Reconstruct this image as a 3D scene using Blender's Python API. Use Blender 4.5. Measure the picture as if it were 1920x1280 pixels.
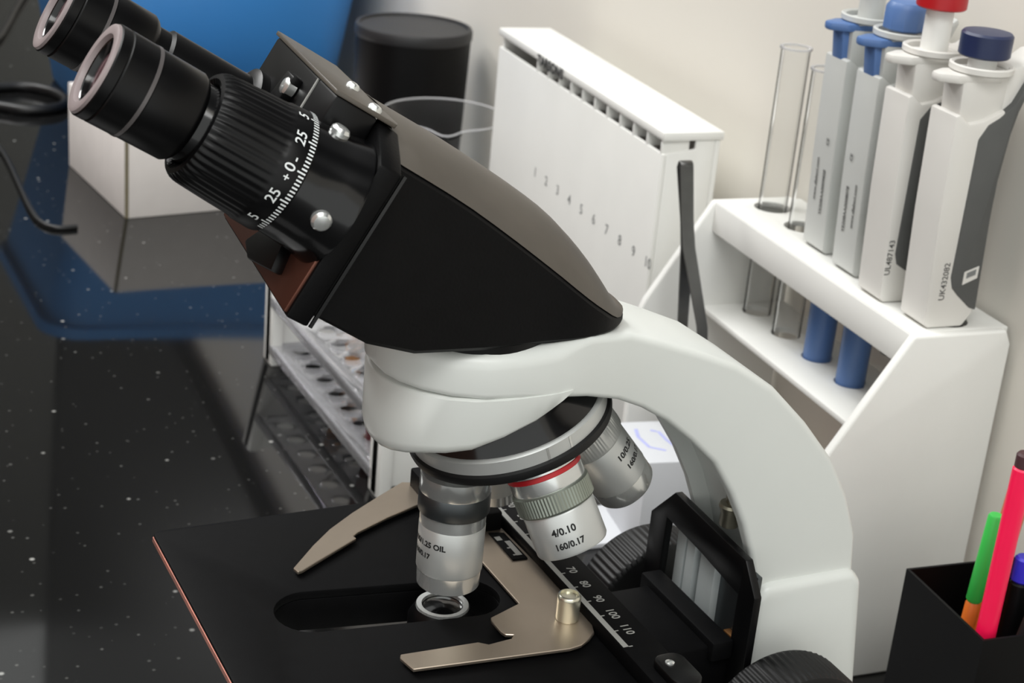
import bpy, bmesh, math, random
from mathutils import Vector, Matrix

random.seed(7)
for o in list(bpy.data.objects):
    bpy.data.objects.remove(o, do_unlink=True)
SC = bpy.context.scene
COL = SC.collection
MM = 0.001
PI = math.pi
rad = math.radians


def lin(r, g, b):
    f = lambda c: (c / 255 / 12.92) if c / 255 <= 0.04045 else ((c / 255 + 0.055) / 1.055) ** 2.4
    return (f(r), f(g), f(b), 1.0)


# ------------------------------------------------------------------ camera
CAM_POS = Vector((-0.2235, -0.4669, 0.4605))
PITCH, AZ, ROLL = rad(22.05), rad(27.2), rad(5.3)
h = Vector((math.sin(AZ), math.cos(AZ), 0))
vd = h * math.cos(PITCH) - Vector((0, 0, 1)) * math.sin(PITCH)
r0 = vd.cross(Vector((0, 0, 1))).normalized()
u0 = r0.cross(vd)
cx_ = r0 * math.cos(ROLL) + u0 * math.sin(ROLL)
cy_ = -r0 * math.sin(ROLL) + u0 * math.cos(ROLL)
cam = bpy.data.cameras.new('camera')
cam.sensor_fit = 'HORIZONTAL'
cam.sensor_width = 36
cam.lens = 36 * 3200 / 1920
cam.clip_start = 0.02
cam.dof.use_dof = True
cam.dof.focus_distance = 0.55
cam.dof.aperture_fstop = 30
co = bpy.data.objects.new('camera', cam)
M = Matrix((cx_, cy_, -vd)).transposed().to_4x4()
M.translation = CAM_POS
co.matrix_world = M
COL.objects.link(co)
SC.camera = co

# ------------------------------------------------------------------ world, lights, exposure
w = bpy.data.worlds.new('room_light')
SC.world = w
w.use_nodes = True
bg = w.node_tree.nodes['Background']
bg.inputs[0].default_value = (0.86, 0.88, 0.86, 1)
bg.inputs[1].default_value = 0.98


def area(name, loc, target, size, sizey, power, col=(1, 1, 1)):
    l = bpy.data.lights.new(name, 'AREA')
    l.shape = 'RECTANGLE'
    l.size, l.size_y, l.energy, l.color = size, sizey, power, col
    o = bpy.data.objects.new(name, l)
    o.location = loc
    o.rotation_euler = (Vector(target) - Vector(loc)).to_track_quat('-Z', 'Y').to_euler()
    COL.objects.link(o)


area('overhead_light', (-0.30, -1.15, 1.85), (0.15, 0.2, 0.1), 1.4, 0.6, 13, (1.0, 0.995, 0.98))
area('overhead_light', (-0.55, 0.75, 1.95), (0.2, 0.6, 0.05), 1.4, 0.4, 15, (1.0, 0.995, 0.98))
area('overhead_light', (-0.8, 2.35, 1.95), (0.35, 1.5, 0.05), 1.4, 0.4, 24, (1.0, 0.995, 0.98))  # added lamp, brightens the blue bin and the wall strip behind it
SC.view_settings.view_transform = 'Standard'
SC.view_settings.look = 'None'
SC.view_settings.exposure = 0.44
SC.view_settings.gamma = 1
SC.view_settings.use_curve_mapping = False


# ------------------------------------------------------------------ materials
MATS = {}


def mat(name, rgb, rough=0.5, metal=0.0, spec=0.5, var=0.05, scale=60, bump=0.0, trans=0.0, coat=0.0, alpha=1.0):
    if name in MATS:
        return MATS[name]
    m = bpy.data.materials.new(name)
    m.use_nodes = True
    nt = m.node_tree
    p = nt.nodes['Principled BSDF']
    c = lin(*rgb)
    tc = nt.nodes.new('ShaderNodeTexCoord')
    nz = nt.nodes.new('ShaderNodeTexNoise')
    nz.inputs['Scale'].default_value = scale
    nz.inputs['Detail'].default_value = 4
    nt.links.new(tc.outputs['Object'], nz.inputs['Vector'])
    rp = nt.nodes.new('ShaderNodeValToRGB')
    rp.color_ramp.elements[0].position = 0.35
    rp.color_ramp.elements[1].position = 0.65
    rp.color_ramp.elements[0].color = tuple(min(1, v * (1 - var)) for v in c[:3]) + (1,)
    rp.color_ramp.elements[1].color = tuple(min(1, v * (1 + var)) for v in c[:3]) + (1,)
    nt.links.new(nz.outputs['Fac'], rp.inputs['Fac'])
    nt.links.new(rp.outputs['Color'], p.inputs['Base Color'])
    p.inputs['Roughness'].default_value = rough
    p.inputs['Metallic'].default_value = metal
    p.inputs['Specular IOR Level'].default_value = spec
    p.inputs['Transmission Weight'].default_value = trans
    p.inputs['Coat Weight'].default_value = coat
    p.inputs['Alpha'].default_value = alpha
    if bump > 0:
        b = nt.nodes.new('ShaderNodeBump')
        b.inputs['Strength'].default_value = bump
        b.inputs['Distance'].default_value = 0.0005
        n2 = nt.nodes.new('ShaderNodeTexNoise')
        n2.inputs['Scale'].default_value = 900
        nt.links.new(tc.outputs['Object'], n2.inputs['Vector'])
        nt.links.new(n2.outputs['Fac'], b.inputs['Height'])
        nt.links.new(b.outputs['Normal'], p.inputs['Normal'])
    MATS[name] = m
    return m


def glass(name, tint, body=0.03, refl=1.0):
    m = bpy.data.materials.new(name)
    m.use_nodes = True
    nt = m.node_tree
    nt.nodes.remove(nt.nodes['Principled BSDF'])
    out = nt.nodes['Material Output']
    tr = nt.nodes.new('ShaderNodeBsdfTransparent')
    tr.inputs[0].default_value = tint
    df = nt.nodes.new('ShaderNodeBsdfDiffuse')
    df.inputs[0].default_value = (0.85, 0.85, 0.87, 1)
    gl = nt.nodes.new('ShaderNodeBsdfGlossy')
    gl.inputs['Roughness'].default_value = 0.06
    m1 = nt.nodes.new('ShaderNodeMixShader')
    m1.inputs[0].default_value = body
    nt.links.new(tr.outputs[0], m1.inputs[1])
    nt.links.new(df.outputs[0], m1.inputs[2])
    fr = nt.nodes.new('ShaderNodeFresnel')
    fr.inputs[0].default_value = 1.12
    m2 = nt.nodes.new('ShaderNodeMixShader')
    nt.links.new(fr.outputs[0], m2.inputs[0])
    nt.links.new(m1.outputs[0], m2.inputs[1])
    nt.links.new(gl.outputs[0], m2.inputs[2])
    nt.links.new(m2.outputs[0], out.inputs[0])
    return m


def granite():
    m = bpy.data.materials.new('black_granite')
    m.use_nodes = True
    nt = m.node_tree
    p = nt.nodes['Principled BSDF']
    tc = nt.nodes.new('ShaderNodeTexCoord')

    def flecks(scale, lo, hi, thr, seedoff):
        mp = nt.nodes.new('ShaderNodeMapping')
        mp.inputs['Location'].default_value = seedoff
        nt.links.new(tc.outputs['Object'], mp.inputs[0])
        v = nt.nodes.new('ShaderNodeTexVoronoi')
        v.inputs['Scale'].default_value = scale
        nt.links.new(mp.outputs[0], v.inputs['Vector'])
        mr = nt.nodes.new('ShaderNodeMapRange')
        mr.inputs[1].default_value = lo
        mr.inputs[2].default_value = hi
        mr.inputs[3].default_value = 1
        mr.inputs[4].default_value = 0
        nt.links.new(v.outputs['Distance'], mr.inputs[0])
        sp = nt.nodes.new('ShaderNodeSeparateColor')
        nt.links.new(v.outputs['Color'], sp.inputs[0])
        gt = nt.nodes.new('ShaderNodeMapRange')
        gt.inputs[1].default_value = thr
        gt.inputs[2].default_value = 1
        nt.links.new(sp.outputs[0], gt.inputs[0])
        mu = nt.nodes.new('ShaderNodeMath')
        mu.operation = 'MULTIPLY'
        nt.links.new(mr.outputs[0], mu.inputs[0])
        nt.links.new(gt.outputs[0], mu.inputs[1])
        return mu
    a = flecks(62, 0.05, 0.10, 0.30, (0, 0, 0))
    b = flecks(150, 0.07, 0.16, 0.35, (3.1, 1.7, 0))
    ad = nt.nodes.new('ShaderNodeMath')
    ad.operation = 'MULTIPLY_ADD'
    ad.inputs[1].default_value = 0.25
    nt.links.new(b.outputs[0], ad.inputs[0])
    nt.links.new(a.outputs[0], ad.inputs[2])
    mx = nt.nodes.new('ShaderNodeMix')
    mx.data_type = 'RGBA'
    mx.inputs['A'].default_value = (0.008, 0.008, 0.008, 1)
    mx.inputs['B'].default_value = (0.42, 0.42, 0.40, 1)
    nt.links.new(ad.outputs[0], mx.inputs['Factor'])
    nz = nt.nodes.new('ShaderNodeTexNoise')
    nz.inputs['Scale'].default_value = 9
    nz.inputs['Detail'].default_value = 5
    nt.links.new(tc.outputs['Object'], nz.inputs['Vector'])
    mr = nt.nodes.new('ShaderNodeMapRange')
    mr.inputs[1].default_value = 0.3
    mr.inputs[2].default_value = 0.8
    mr.inputs[3].default_value = 0.035
    mr.inputs[4].default_value = 0.09
    nt.links.new(nz.outputs['Fac'], mr.inputs[0])
    nt.links.new(mr.outputs[0], p.inputs['Roughness'])
    nt.links.new(mx.outputs['Result'], p.inputs['Base Color'])
    p.inputs['Specular IOR Level'].default_value = 0.5
    return m


GRANITE = granite()
WHITE_ENAMEL = mat('white_enamel', (216, 219, 215), 0.32, var=0.012, scale=12)
WHITE_PLASTIC = mat('white_plastic', (232, 232, 228), 0.45, var=0.015, scale=20)
PIPETTE_WHITE = mat('pipette_white', (216, 214, 209), 0.42, var=0.012, scale=30)
PIPETTE_GREY = mat('pipette_light_grey', (196, 198, 195), 0.45, var=0.012, scale=30)
PANEL_GREY = mat('pipette_dark_grey', (82, 83, 82), 0.55, var=0.04)
BLACK_PAINT = mat('black_wrinkle_paint', (6, 6, 7), 0.5, var=0.15, scale=150, bump=0.1, spec=0.16)
BLACK_TOP = mat('worn_black_with_sheen', (74, 68, 60), 0.42, var=0.12, scale=40, spec=0.6)  # worn black; the wall's grazing reflection is mixed into the colour
BLACK_SATIN = mat('black_satin', (6, 6, 7), 0.36, var=0.1, spec=0.26)
BLACK_GLOSS = mat('black_gloss', (10, 10, 11), 0.14, var=0.1)
BLACK_MATTE = mat('black_matte', (7, 7, 8), 0.62, var=0.15, scale=200, spec=0.1)
BLACK_RUBBER = mat('black_rubber', (11, 11, 12), 0.5, var=0.1, spec=0.4)
WARM_REFL_PLATE = mat('black_plate_warm_reflection', (112, 72, 60), 0.30, metal=0.75, var=0.12, scale=25)  # glossy black plate, the warm room's brown reflection put into its colour
RIM_GREY = mat('grey_pink_rim', (142, 130, 130), 0.45, var=0.08)
LINE_GREY = mat('grey_line', (84, 80, 80), 0.35, var=0.05)
LENS = mat('coated_lens', (70, 40, 46), 0.08, spec=0.9, var=0.1)
CHROME = mat('chrome', (228, 230, 228), 0.18, metal=0.78, var=0.02)
SATIN_METAL = mat('satin_metal', (204, 206, 204), 0.38, metal=0.55, var=0.02)
DARK_METAL = mat('dark_knurled_metal', (92, 96, 98), 0.38, metal=0.85, var=0.05)
GREY_KNURL = mat('grey_knurled_metal', (150, 156, 146), 0.4, metal=0.8, var=0.05)
STEEL_PLATE = mat('brushed_steel_plate', (182, 168, 152), 0.38, metal=0.9, var=0.05, scale=30)
RAIL = mat('grey_rail_metal', (190, 196, 196), 0.5, metal=0.3, var=0.04)
BRASS = mat('nickel_brass', (226, 223, 204), 0.28, metal=0.9, var=0.05)
TWEEZER_STEEL = mat('dark_steel', (110, 110, 108), 0.35, metal=0.9, var=0.08)
ROD_METAL = mat('aged_steel', (150, 146, 130), 0.35, metal=0.9, var=0.1)
INK_BLACK = mat('black_ink', (22, 22, 22), 0.6, var=0.02)
INK_GREY = mat('grey_ink', (120, 122, 122), 0.6, var=0.02)
INK_DARK_GREY = mat('dark_grey_ink', (86, 86, 84), 0.6, var=0.02)
INK_WHITE = mat('white_ink', (226, 230, 230), 0.5, var=0.02)
INK_SCALE = mat('scale_grey_ink', (150, 150, 146), 0.5, var=0.02)
INK_PURPLE = mat('purple_ink', (112, 88, 108), 0.7, var=0.05)
INK_BLUE = mat('blue_marker_ink', (176, 180, 226), 0.7, var=0.05)
RED_BAND = mat('red_band', (176, 26, 34), 0.35, var=0.05)
NAVY = mat('navy_plastic', (28, 40, 76), 0.4, var=0.03)
CAP_BLUE = mat('steel_blue_plastic', (82, 114, 166), 0.42, var=0.03)
CAP_RED = mat('red_plastic', (176, 22, 30), 0.4, var=0.03)
CAP_GREY = mat('grey_plastic', (120, 122, 126), 0.45, var=0.03)
BIN_BLUE = mat('blue_plastic', (68, 144, 218), 0.38, var=0.04, scale=6)
BOX_WHITE = mat('white_carton', (226, 220, 216), 0.6, var=0.02)
PAPER = mat('white_paper', (204, 206, 210), 0.65, var=0.01)
POUCH = mat('beige_paper', (226, 212, 200), 0.6, var=0.04)
BLACK_PLASTIC = mat('black_plastic', (5, 5, 6), 0.5, var=0.1, spec=0.2)
LID_GREY = mat('black_lid_plastic', (34, 34, 36), 0.5, var=0.06)
NEON_PINK = mat('neon_pink_plastic', (255, 20, 80), 0.4, var=0.03)
GREEN_PEN = mat('green_plastic', (60, 190, 80), 0.4, var=0.03)
ORANGE_PEN = mat('orange_plastic', (206, 104, 36), 0.4, var=0.04)
BLUE_PEN = mat('blue_violet_plastic', (52, 44, 200), 0.4, var=0.04)
CABLE = mat('black_cable', (14, 14, 15), 0.45, var=0.1)
BLOOD = mat('dark_red_liquid', (84, 10, 20), 0.3, var=0.1)
AMBER = mat('amber_plastic', (176, 128, 84), 0.4, var=0.1)
WALL_PAINT = mat('cream_wall_paint', (222, 218, 209), 0.7, var=0.012, scale=3)
WALL_BROWN = mat('brown_wall_panel', (140, 106, 92), 0.6, var=0.1, scale=4)
DARK_PANEL = mat('dark_reflection_panel', (16, 18, 20), 0.35, var=0.05, scale=3, spec=0.3)
WALL_BACK = mat('dark_grey_wall', (92, 92, 88), 0.7, var=0.04, scale=3)
WALL_GREY = mat('grey_wall_paint', (150, 150, 142), 0.7, var=0.03, scale=3)
FLOOR_TILE = mat('grey_floor', (120, 118, 112), 0.5, var=0.05, scale=5)
GLASS = glass('clear_glass', (0.985, 0.987, 0.985, 1), 0.012)
GLASS_RIM = glass('glass_rim', (0.9, 0.9, 0.9, 1), 0.4)
ACRYLIC = glass('clear_acrylic', (0.9, 0.9, 0.92, 1), 0.16)


# ------------------------------------------------------------------ mesh helpers (millimetres in, metres out)
def obj(name, bm, m, parent=None, smooth=35, label=None):
    bmesh.ops.recalc_face_normals(bm, faces=bm.faces)
    me = bpy.data.meshes.new(name)
    bmesh.ops.scale(bm, vec=(MM, MM, MM), verts=bm.verts)
    bm.to_mesh(me)
    bm.free()
    if smooth:
        for p in me.polygons:
            p.use_smooth = True
        me.set_sharp_from_angle(angle=rad(smooth))
    me.materials.append(m)
    o = bpy.data.objects.new(name, me)
    COL.objects.link(o)
    if parent:
        o.parent = parent
    if label:
        o['label'] = label
    return o


def dup(o, parent, name=None):
    c = o.copy()
    COL.objects.link(c)
    c.parent = parent
    return c


def thing(name, label, cat, loc=(0, 0, 0), rz=0, group=None):
    o = bpy.data.objects.new(name, None)
    o.empty_display_size = 0.02
    COL.objects.link(o)
    o.location = Vector(loc) * MM
    o.rotation_euler = (0, 0, rz)
    tag(o, label, cat, group)
    return o


def tag(o, label, cat, group=None):
    o['label'] = label
    o['category'] = cat
    if group:
        o['group'] = group
    return o


def struct(o):
    o['kind'] = 'structure'
    return o


def bevel(bm, w, seg=2, ang=30, faces=None):
    es = [e for e in bm.edges if len(e.link_faces) == 2 and e.calc_face_angle(0) > rad(ang)]
    if es and w > 0:
        bmesh.ops.bevel(bm, geom=es, offset=w, segments=seg, profile=0.5, affect='EDGES', clamp_overlap=True)


def add(bm, other):
    """append bmesh other into bm"""
    me = bpy.data.meshes.new('t')
    other.to_mesh(me)
    other.free()
    bm.from_mesh(me)
    bpy.data.meshes.remove(me)
    return bm


def box(x0, x1, y0, y1, z0, z1, bv=0, seg=2):
    bm = bmesh.new()
    vs = [bm.verts.new((x, y, z)) for z in (z0, z1) for y in (y0, y1) for x in (x0, x1)]
    for f in ((0, 1, 3, 2), (4, 5, 7, 6), (0, 1, 5, 4), (2, 3, 7, 6), (0, 2, 6, 4), (1, 3, 7, 5)):
        bm.faces.new([vs[i] for i in f])
    bmesh.ops.recalc_face_normals(bm, faces=bm.faces)
    if bv:
        bevel(bm, bv, seg)
    return bm


def prism(outer, lo, hi, mapf, holes=(), bv=0, seg=2):
    """polygon with optional holes in 2-D, extruded lo..hi; mapf(a, b, h) -> point"""
    bm = bmesh.new()
    loops = []
    edges = []
    for lp in [outer] + list(holes):
        vs = [bm.verts.new((p[0], p[1], 0)) for p in lp]
        loops.append(vs)
        for i in range(len(vs)):
            edges.append(bm.edges.new((vs[i], vs[(i + 1) % len(vs)])))
    if holes:
        bmesh.ops.triangle_fill(bm, use_beauty=True, use_dissolve=True, edges=edges, normal=(0, 0, 1))
    else:
        bm.faces.new(loops[0])
    base = list(bm.faces)
    r = bmesh.ops.duplicate(bm, geom=list(bm.verts) + list(bm.edges) + base)
    vm = {}
    for k, v in r['vert_map'].items():
        vm[k] = v
    for lp in loops:
        for i in range(len(lp)):
            a, b = lp[i], lp[(i + 1) % len(lp)]
            bm.faces.new((a, b, vm[b], vm[a]))
    top = {vm[v] for lp in loops for v in lp}
    for v in bm.verts:
        v.co = Vector(mapf(v.co.x, v.co.y, hi if v in top else lo))
    bmesh.ops.recalc_face_normals(bm, faces=bm.faces)
    if bv:
        bevel(bm, bv, seg)
    return bm


XY = lambda a, b, h_: (a, b, h_)          # outline in plan, extruded in z
XZ = lambda a, b, h_: (a, h_, b)          # side view, extruded in y
YZ = lambda a, b, h_: (h_, a, b)          # front view, extruded in x


def circ(cx, cy, r, n=24, a0=0, a1=2 * PI, end=False):
    k = n if not end else n - 1
    return [(cx + r * math.cos(a0 + (a1 - a0) * i / k), cy + r * math.sin(a0 + (a1 - a0) * i / k)) for i in range(n)]


def basis(axis):
    a = Vector(axis).normalized()
    t = Vector((0, 0, 1)) if abs(a.z) < 0.9 else Vector((1, 0, 0))
    e1 = t.cross(a).normalized()
    return a, e1, a.cross(e1)


def lathe(prof, org, axis, n=48, mod=None, cap=True):
    """prof: list of (radius, height along axis)"""
    bm = bmesh.new()
    a, e1, e2 = basis(axis)
    org = Vector(org)
    rings = []
    for (r, hh) in prof:
        ring = []
        for i in range(n):
            th = 2 * PI * i / n
            rr = r if mod is None else mod(r, hh, th)
            ring.append(bm.verts.new(org + a * hh + (e1 * math.cos(th) + e2 * math.sin(th)) * rr))
        rings.append(ring)
    for j in range(len(rings) - 1):
        for i in range(n):
            k = (i + 1) % n
            bm.faces.new((rings[j][i], rings[j][k], rings[j + 1][k], rings[j + 1][i]))
    if cap:
        bm.faces.new(rings[0])
        bm.faces.new(rings[-1])
    return bm


def lathe_closed(prof, org, axis, n=48):
    """closed ring profile (no caps; last joins first)"""
    bm = bmesh.new()
    a, e1, e2 = basis(axis)
    org = Vector(org)
    rings = [[bm.verts.new(org + a * hh + (e1 * math.cos(2 * PI * i / n) + e2 * math.sin(2 * PI * i / n)) * r)
              for i in range(n)] for r, hh in prof]
    m = len(rings)
    for j in range(m):
        for i in range(n):
            k = (i + 1) % n
            bm.faces.new((rings[j][i], rings[j][k], rings[(j + 1) % m][k], rings[(j + 1) % m][i]))
    return bm


def tube(path, r, n=10, closed=False):
    bm = bmesh.new()
    P = [Vector(p) for p in path]
    rings = []
    prev = None
    for i, p in enumerate(P):
        d = (P[min(i + 1, len(P) - 1)] - P[max(i - 1, 0)]).normalized()
        if prev is None:
            _, e1, e2 = basis(d)
        else:
            e1 = (prev - d * prev.dot(d)).normalized()
            e2 = d.cross(e1)
        prev = e1
        rings.append([bm.verts.new(p + (e1 * math.cos(2 * PI * k / n) + e2 * math.sin(2 * PI * k / n)) * r) for k in range(n)])
    for j in range(len(rings) - 1):
        for k in range(n):
            q = (k + 1) % n
            bm.faces.new((rings[j][k], rings[j][q], rings[j + 1][q], rings[j + 1][k]))
    bm.faces.new(rings[0])
    bm.faces.new(rings[-1])
    return bm


def spline(pts, n=12):
    P = [Vector(p) for p in pts]
    out = []
    for i in range(len(P) - 1):
        p0, p1, p2, p3 = P[max(i - 1, 0)], P[i], P[i + 1], P[min(i + 2, len(P) - 1)]
        for k in range(n):
            t = k / n
            out.append(0.5 * ((2 * p1) + (p2 - p0) * t + (2 * p0 - 5 * p1 + 4 * p2 - p3) * t * t + (3 * p1 - p0 - 3 * p2 + p3) * t ** 3))
    out.append(P[-1])
    return out


def loft(sections, caps=True):
    bm = bmesh.new()
    rings = [[bm.verts.new(p) for p in s] for s in sections]
    n = len(rings[0])
    for j in range(len(rings) - 1):
        for k in range(n):
            q = (k + 1) % n
            bm.faces.new((rings[j][k], rings[j][q], rings[j + 1][q], rings[j + 1][k]))
    if caps:
        bm.faces.new(rings[0])
        bm.faces.new(rings[-1])
    return bm


def rrect(hw, hh, r, k=5):
    """rounded rectangle outline centred on 0"""
    r = min(r, hw * 0.98, hh * 0.98)
    pts = []
    for cx, cy, a in ((hw - r, hh - r, 0), (-(hw - r), hh - r, PI / 2), (-(hw - r), -(hh - r), PI), (hw - r, -(hh - r), 1.5 * PI)):
        for i in range(k):
            t = a + (PI / 2) * i / (k - 1)
            pts.append((cx + r * math.cos(t), cy + r * math.sin(t)))
    return pts


def text_geo(s, size, bold=0.0):
    cu = bpy.data.curves.new('t', 'FONT')
    cu.body = s
    cu.size = size
    cu.align_x = 'CENTER'
    cu.align_y = 'CENTER'
    cu.resolution_u = 3
    cu.offset = bold
    o = bpy.data.objects.new('t', cu)
    COL.objects.link(o)
    dg = bpy.context.evaluated_depsgraph_get()
    dg.update()
    me = o.evaluated_get(dg).to_mesh()
    vs = [v.co.copy() for v in me.vertices]
    fs = [tuple(p.vertices) for p in me.polygons]
    o.evaluated_get(dg).to_mesh_clear()
    bpy.data.objects.remove(o)
    bpy.data.curves.remove(cu)
    return vs, fs


def text_bm(items, mapf):
    """items: list of (string, size, x, y, bold); mapf(x, y) -> 3-D point"""
    bm = bmesh.new()
    for s, size, x, y, bold in items:
        vs, fs = text_geo(s, size, bold)
        bv = [bm.verts.new(Vector(mapf(v.x + x, v.y + y))) for v in vs]
        for f in fs:
            try:
                bm.faces.new([bv[i] for i in f])
            except ValueError:
                pass
    return bm


def strips_bm(rects, mapf):
    bm = bmesh.new()
    for x0, x1, y0, y1 in rects:
        vs = [bm.verts.new(Vector(mapf(*p))) for p in ((x0, y0), (x1, y0), (x1, y1), (x0, y1))]
        bm.faces.new(vs)
    return bm


def wrap(org, up, face, r):
    up = Vector(up).normalized()
    f = Vector(face)
    f = (f - up * f.dot(up)).normalized()
    t = up.cross(f)
    org = Vector(org)
    return lambda x, y: org + up * y + (f * math.cos(x / r) + t * math.sin(x / r)) * r



CAMMM = CAM_POS * 1000
# ------------------------------------------------------------------ setting
RA = rad(4.3)
O_R = Vector((336.6, 171.1, 0))            # near front foot of the pipette rack
UR = Vector((math.sin(RA), math.cos(RA), 0))
VR = Vector((math.cos(RA), -math.sin(RA), 0))


KR = 0.89                                   # size of the things along the wall
ZS = (460.5 / KR - 460.5)                   # rack frame z of the worktop, below 0


def rk(u, v, z=0):
    p = O_R + UR * u + VR * v + Vector((0, 0, z))
    return CAMMM + (p - CAMMM) * KR


def wall_x(y):
    a, b = rk(0, WV), rk(1000, WV)
    return a.x + (b.x - a.x) * (y - a.y) / (b.y - a.y)


def scaled(t, dz=0.0):
    """rack-frame things: shrink the root, lift the parts so the root sits at the base"""
    t.scale = (KR, KR, KR)
    for c in t.children:
        c.location.z += dz * MM


WV = 66
pl = [rk(-1500, WV), rk(3200, WV), rk(3200, WV + 80), rk(-1500, WV + 80)]
struct(obj('wall_right', prism([(p.x, p.y) for p in pl], -900, 2500, XY), WALL_PAINT, smooth=0))
panel_p = [rk(-900, WV - 22), rk(3000, WV - 22), rk(3000, WV - 1), rk(-900, WV - 1)]
dark_pn = struct(obj('unseen_panel_1', prism([(p.x, p.y) for p in panel_p], 560, 2450, XY), DARK_PANEL, smooth=0))  # added unseen dark panel with frame, gives the worktop something dark to reflect
for (u0_, u1_, z0_, z1_) in ((-915, 3015, 545, 562), (-915, 3015, 2448, 2465), (-915, -898, 545, 2465), (2998, 3015, 545, 2465), (1040, 1057, 562, 2448)):
    fp = [rk(u0_, WV - 30), rk(u1_, WV - 30), rk(u1_, WV - 0.5), rk(u0_, WV - 0.5)]
    obj('unseen_panel_frame', prism([(p.x, p.y) for p in fp], z0_, z1_, XY), BLACK_PLASTIC, dark_pn, smooth=0)
ct = obj('worktop', prism([(-700, -900), (wall_x(-900) - 1, -900), (wall_x(3063) - 1, 3063), (-700, 3063)], -40, 0, XY, bv=2), GRANITE, smooth=30)
tag(ct, 'polished black granite worktop with pale flecks under everything', 'countertop')
struct(obj('wall_left', box(-2300, -2220, -900, 3100, -900, 2500), WALL_BROWN, smooth=0))
struct(obj('wall_back', box(-2300, 700, 3110, 3190, -900, 2500), WALL_BACK, smooth=0))
struct(obj('floor', box(-2300, 900, -900, 3190, -960, -900), FLOOR_TILE, smooth=0))
bb = obj('bench_cabinet', box(-660, 200, -850, 3000, -899, -41, bv=3), WALL_GREY, smooth=30)
tag(bb, 'grey cabinet base carrying the black worktop', 'cabinet')

# ------------------------------------------------------------------ MICROSCOPE
ms = thing('microscope', 'white and black binocular compound microscope with silver objectives, largest thing on worktop', 'microscope')
# base + column
bs = obj('base', prism(rrect(1, 1, 1) and [(p[0] + 52, p[1]) for p in rrect(128, 62, 22, 6)], 0, 36, XY, bv=5, seg=3), WHITE_ENAMEL, ms)
colp = [(114, 30), (114, 146), (118, 151), (157, 151), (161.5, 146), (172, 60), (176, 30)]
obj('column', prism(colp, -25.5, 25.5, XZ, bv=3.5, seg=3), WHITE_ENAMEL, ms)

# arch arm: (inner x,z, outer x,z, half width)
ST = [(-33, 246, -33, 255, 4), (-32, 245, -32, 257, 10), (-29.5, 244.5, -29.5, 258, 16), (-24.5, 244, -24.5, 258, 22.5),
      (-17, 243.6, -17, 258, 28.5), (-7, 243, -7, 258, 32.3), (5, 242.4, 5, 258, 33), (18, 241, 17, 258.6, 32.5), (31, 238.6, 30, 260, 29.5),
      (45, 234.2, 47, 258, 25.5), (56, 229, 62, 252.5, 23.3), (66.7, 222.5, 77, 247, 22.4), (78, 213.5, 93, 240.5, 22), (88.8, 203.5, 110, 229.8, 22),
      (98, 190, 126, 214.5, 22), (105, 177, 140, 198.5, 22), (109.5, 166, 150, 182, 22), (113, 155, 157, 165, 22), (115, 146, 159.5, 146, 22)]
secs = []
for xi, zi, xo, zo, hw in ST:
    ci = Vector((xi, 0, zi))
    cc = Vector((xo, 0, zo))
    d = (cc - ci)
    L = d.length
    d.normalize()
    mid = (ci + cc) / 2
    r1, r2 = min(5.0 if xi < 30 else 2.6, hw * .9, L * .45), min(2.2, hw * .5)
    D = max(0.0, min(6.5, (xi - 48) * 0.4))
    q = []
    for cx, cy, a0, rr in ((hw - r1, L / 2 - r1, 0, r1), (-(hw - r1), L / 2 - r1, PI / 2, r1), (-(hw - r2), -(L / 2 - r2), PI, r2)):
        q += [(cx + rr * math.cos(a0 + PI / 2 * i / 5), cy + rr * math.sin(a0 + PI / 2 * i / 5)) for i in range(6)]
    wi = max(hw * 0.5, hw - 5.0)
    q += [(-wi, -L / 2), (-wi + 0.6, -L / 2 + D * 0.96), (-wi * 0.5, -L / 2 + D), (wi * 0.5, -L / 2 + D), (wi - 0.6, -L / 2 + D * 0.96), (wi, -L / 2)]
    q += [((hw - r2) + r2 * math.cos(1.5 * PI + PI / 2 * i / 5), -(L / 2 - r2) + r2 * math.sin(1.5 * PI + PI / 2 * i / 5)) for i in range(6)]
    secs.append([mid + d * b + Vector((0, a, 0)) for a, b in q])
arm = obj('arm', loft(secs), WHITE_ENAMEL, ms, smooth=40)
# lower cup of the arm nose, cut on the slant


def dplan(hw, xs, inset=0):
    pts = []
    for x in xs:
        if x <= 0:
            y = math.sqrt(max(0, hw * hw - x * x))
        elif x <= 18:
            y = hw
        else:
            y = hw - (x - 18) * 0.25
        pts.append((x, y))
    return pts


xs = [-33, -32.5, -31, -28, -24, -18, -10, 0, 6, 11, 16, 20, 24]
up = dplan(33, xs)
outl = [(x, -y) for x, y in up] + [(x, y) for x, y in reversed(up[1:])]
ZB = [(-33, 217), (-25, 221), (-7, 225.3), (11, 233.2), (20, 239.6), (24, 242.6), (60, 243)]


def zb(x):
    for (x0, z0), (x1, z1) in zip(ZB, ZB[1:]):
        if x <= x1:
            return z0 + (z1 - z0) * (x - x0) / (x1 - x0)


cupsec = []
for t, ins in ((0.0, 4.5), (0.03, 2.2), (0.1, 0.6), (0.2, 0.0), (0.97, 0.0), (1.0, 0.8)):
    s = []
    for x, y in outl:
        f = max(0, 1 - ins / 33)
        z0 = zb(x)
        s.append(Vector((x * f, y * f, z0 + (243.2 - z0) * t)))
    cupsec.append(s)
obj('nosepiece_cup', loft(cupsec), WHITE_ENAMEL, ms, smooth=50)

# ---- viewing head (rotated 3 degrees about the optical axis)
HA = rad(-5)
head_e = obj('viewing_head', bmesh.new(), BLACK_PAINT, ms)
bpy.data.objects.remove(head_e)
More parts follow.
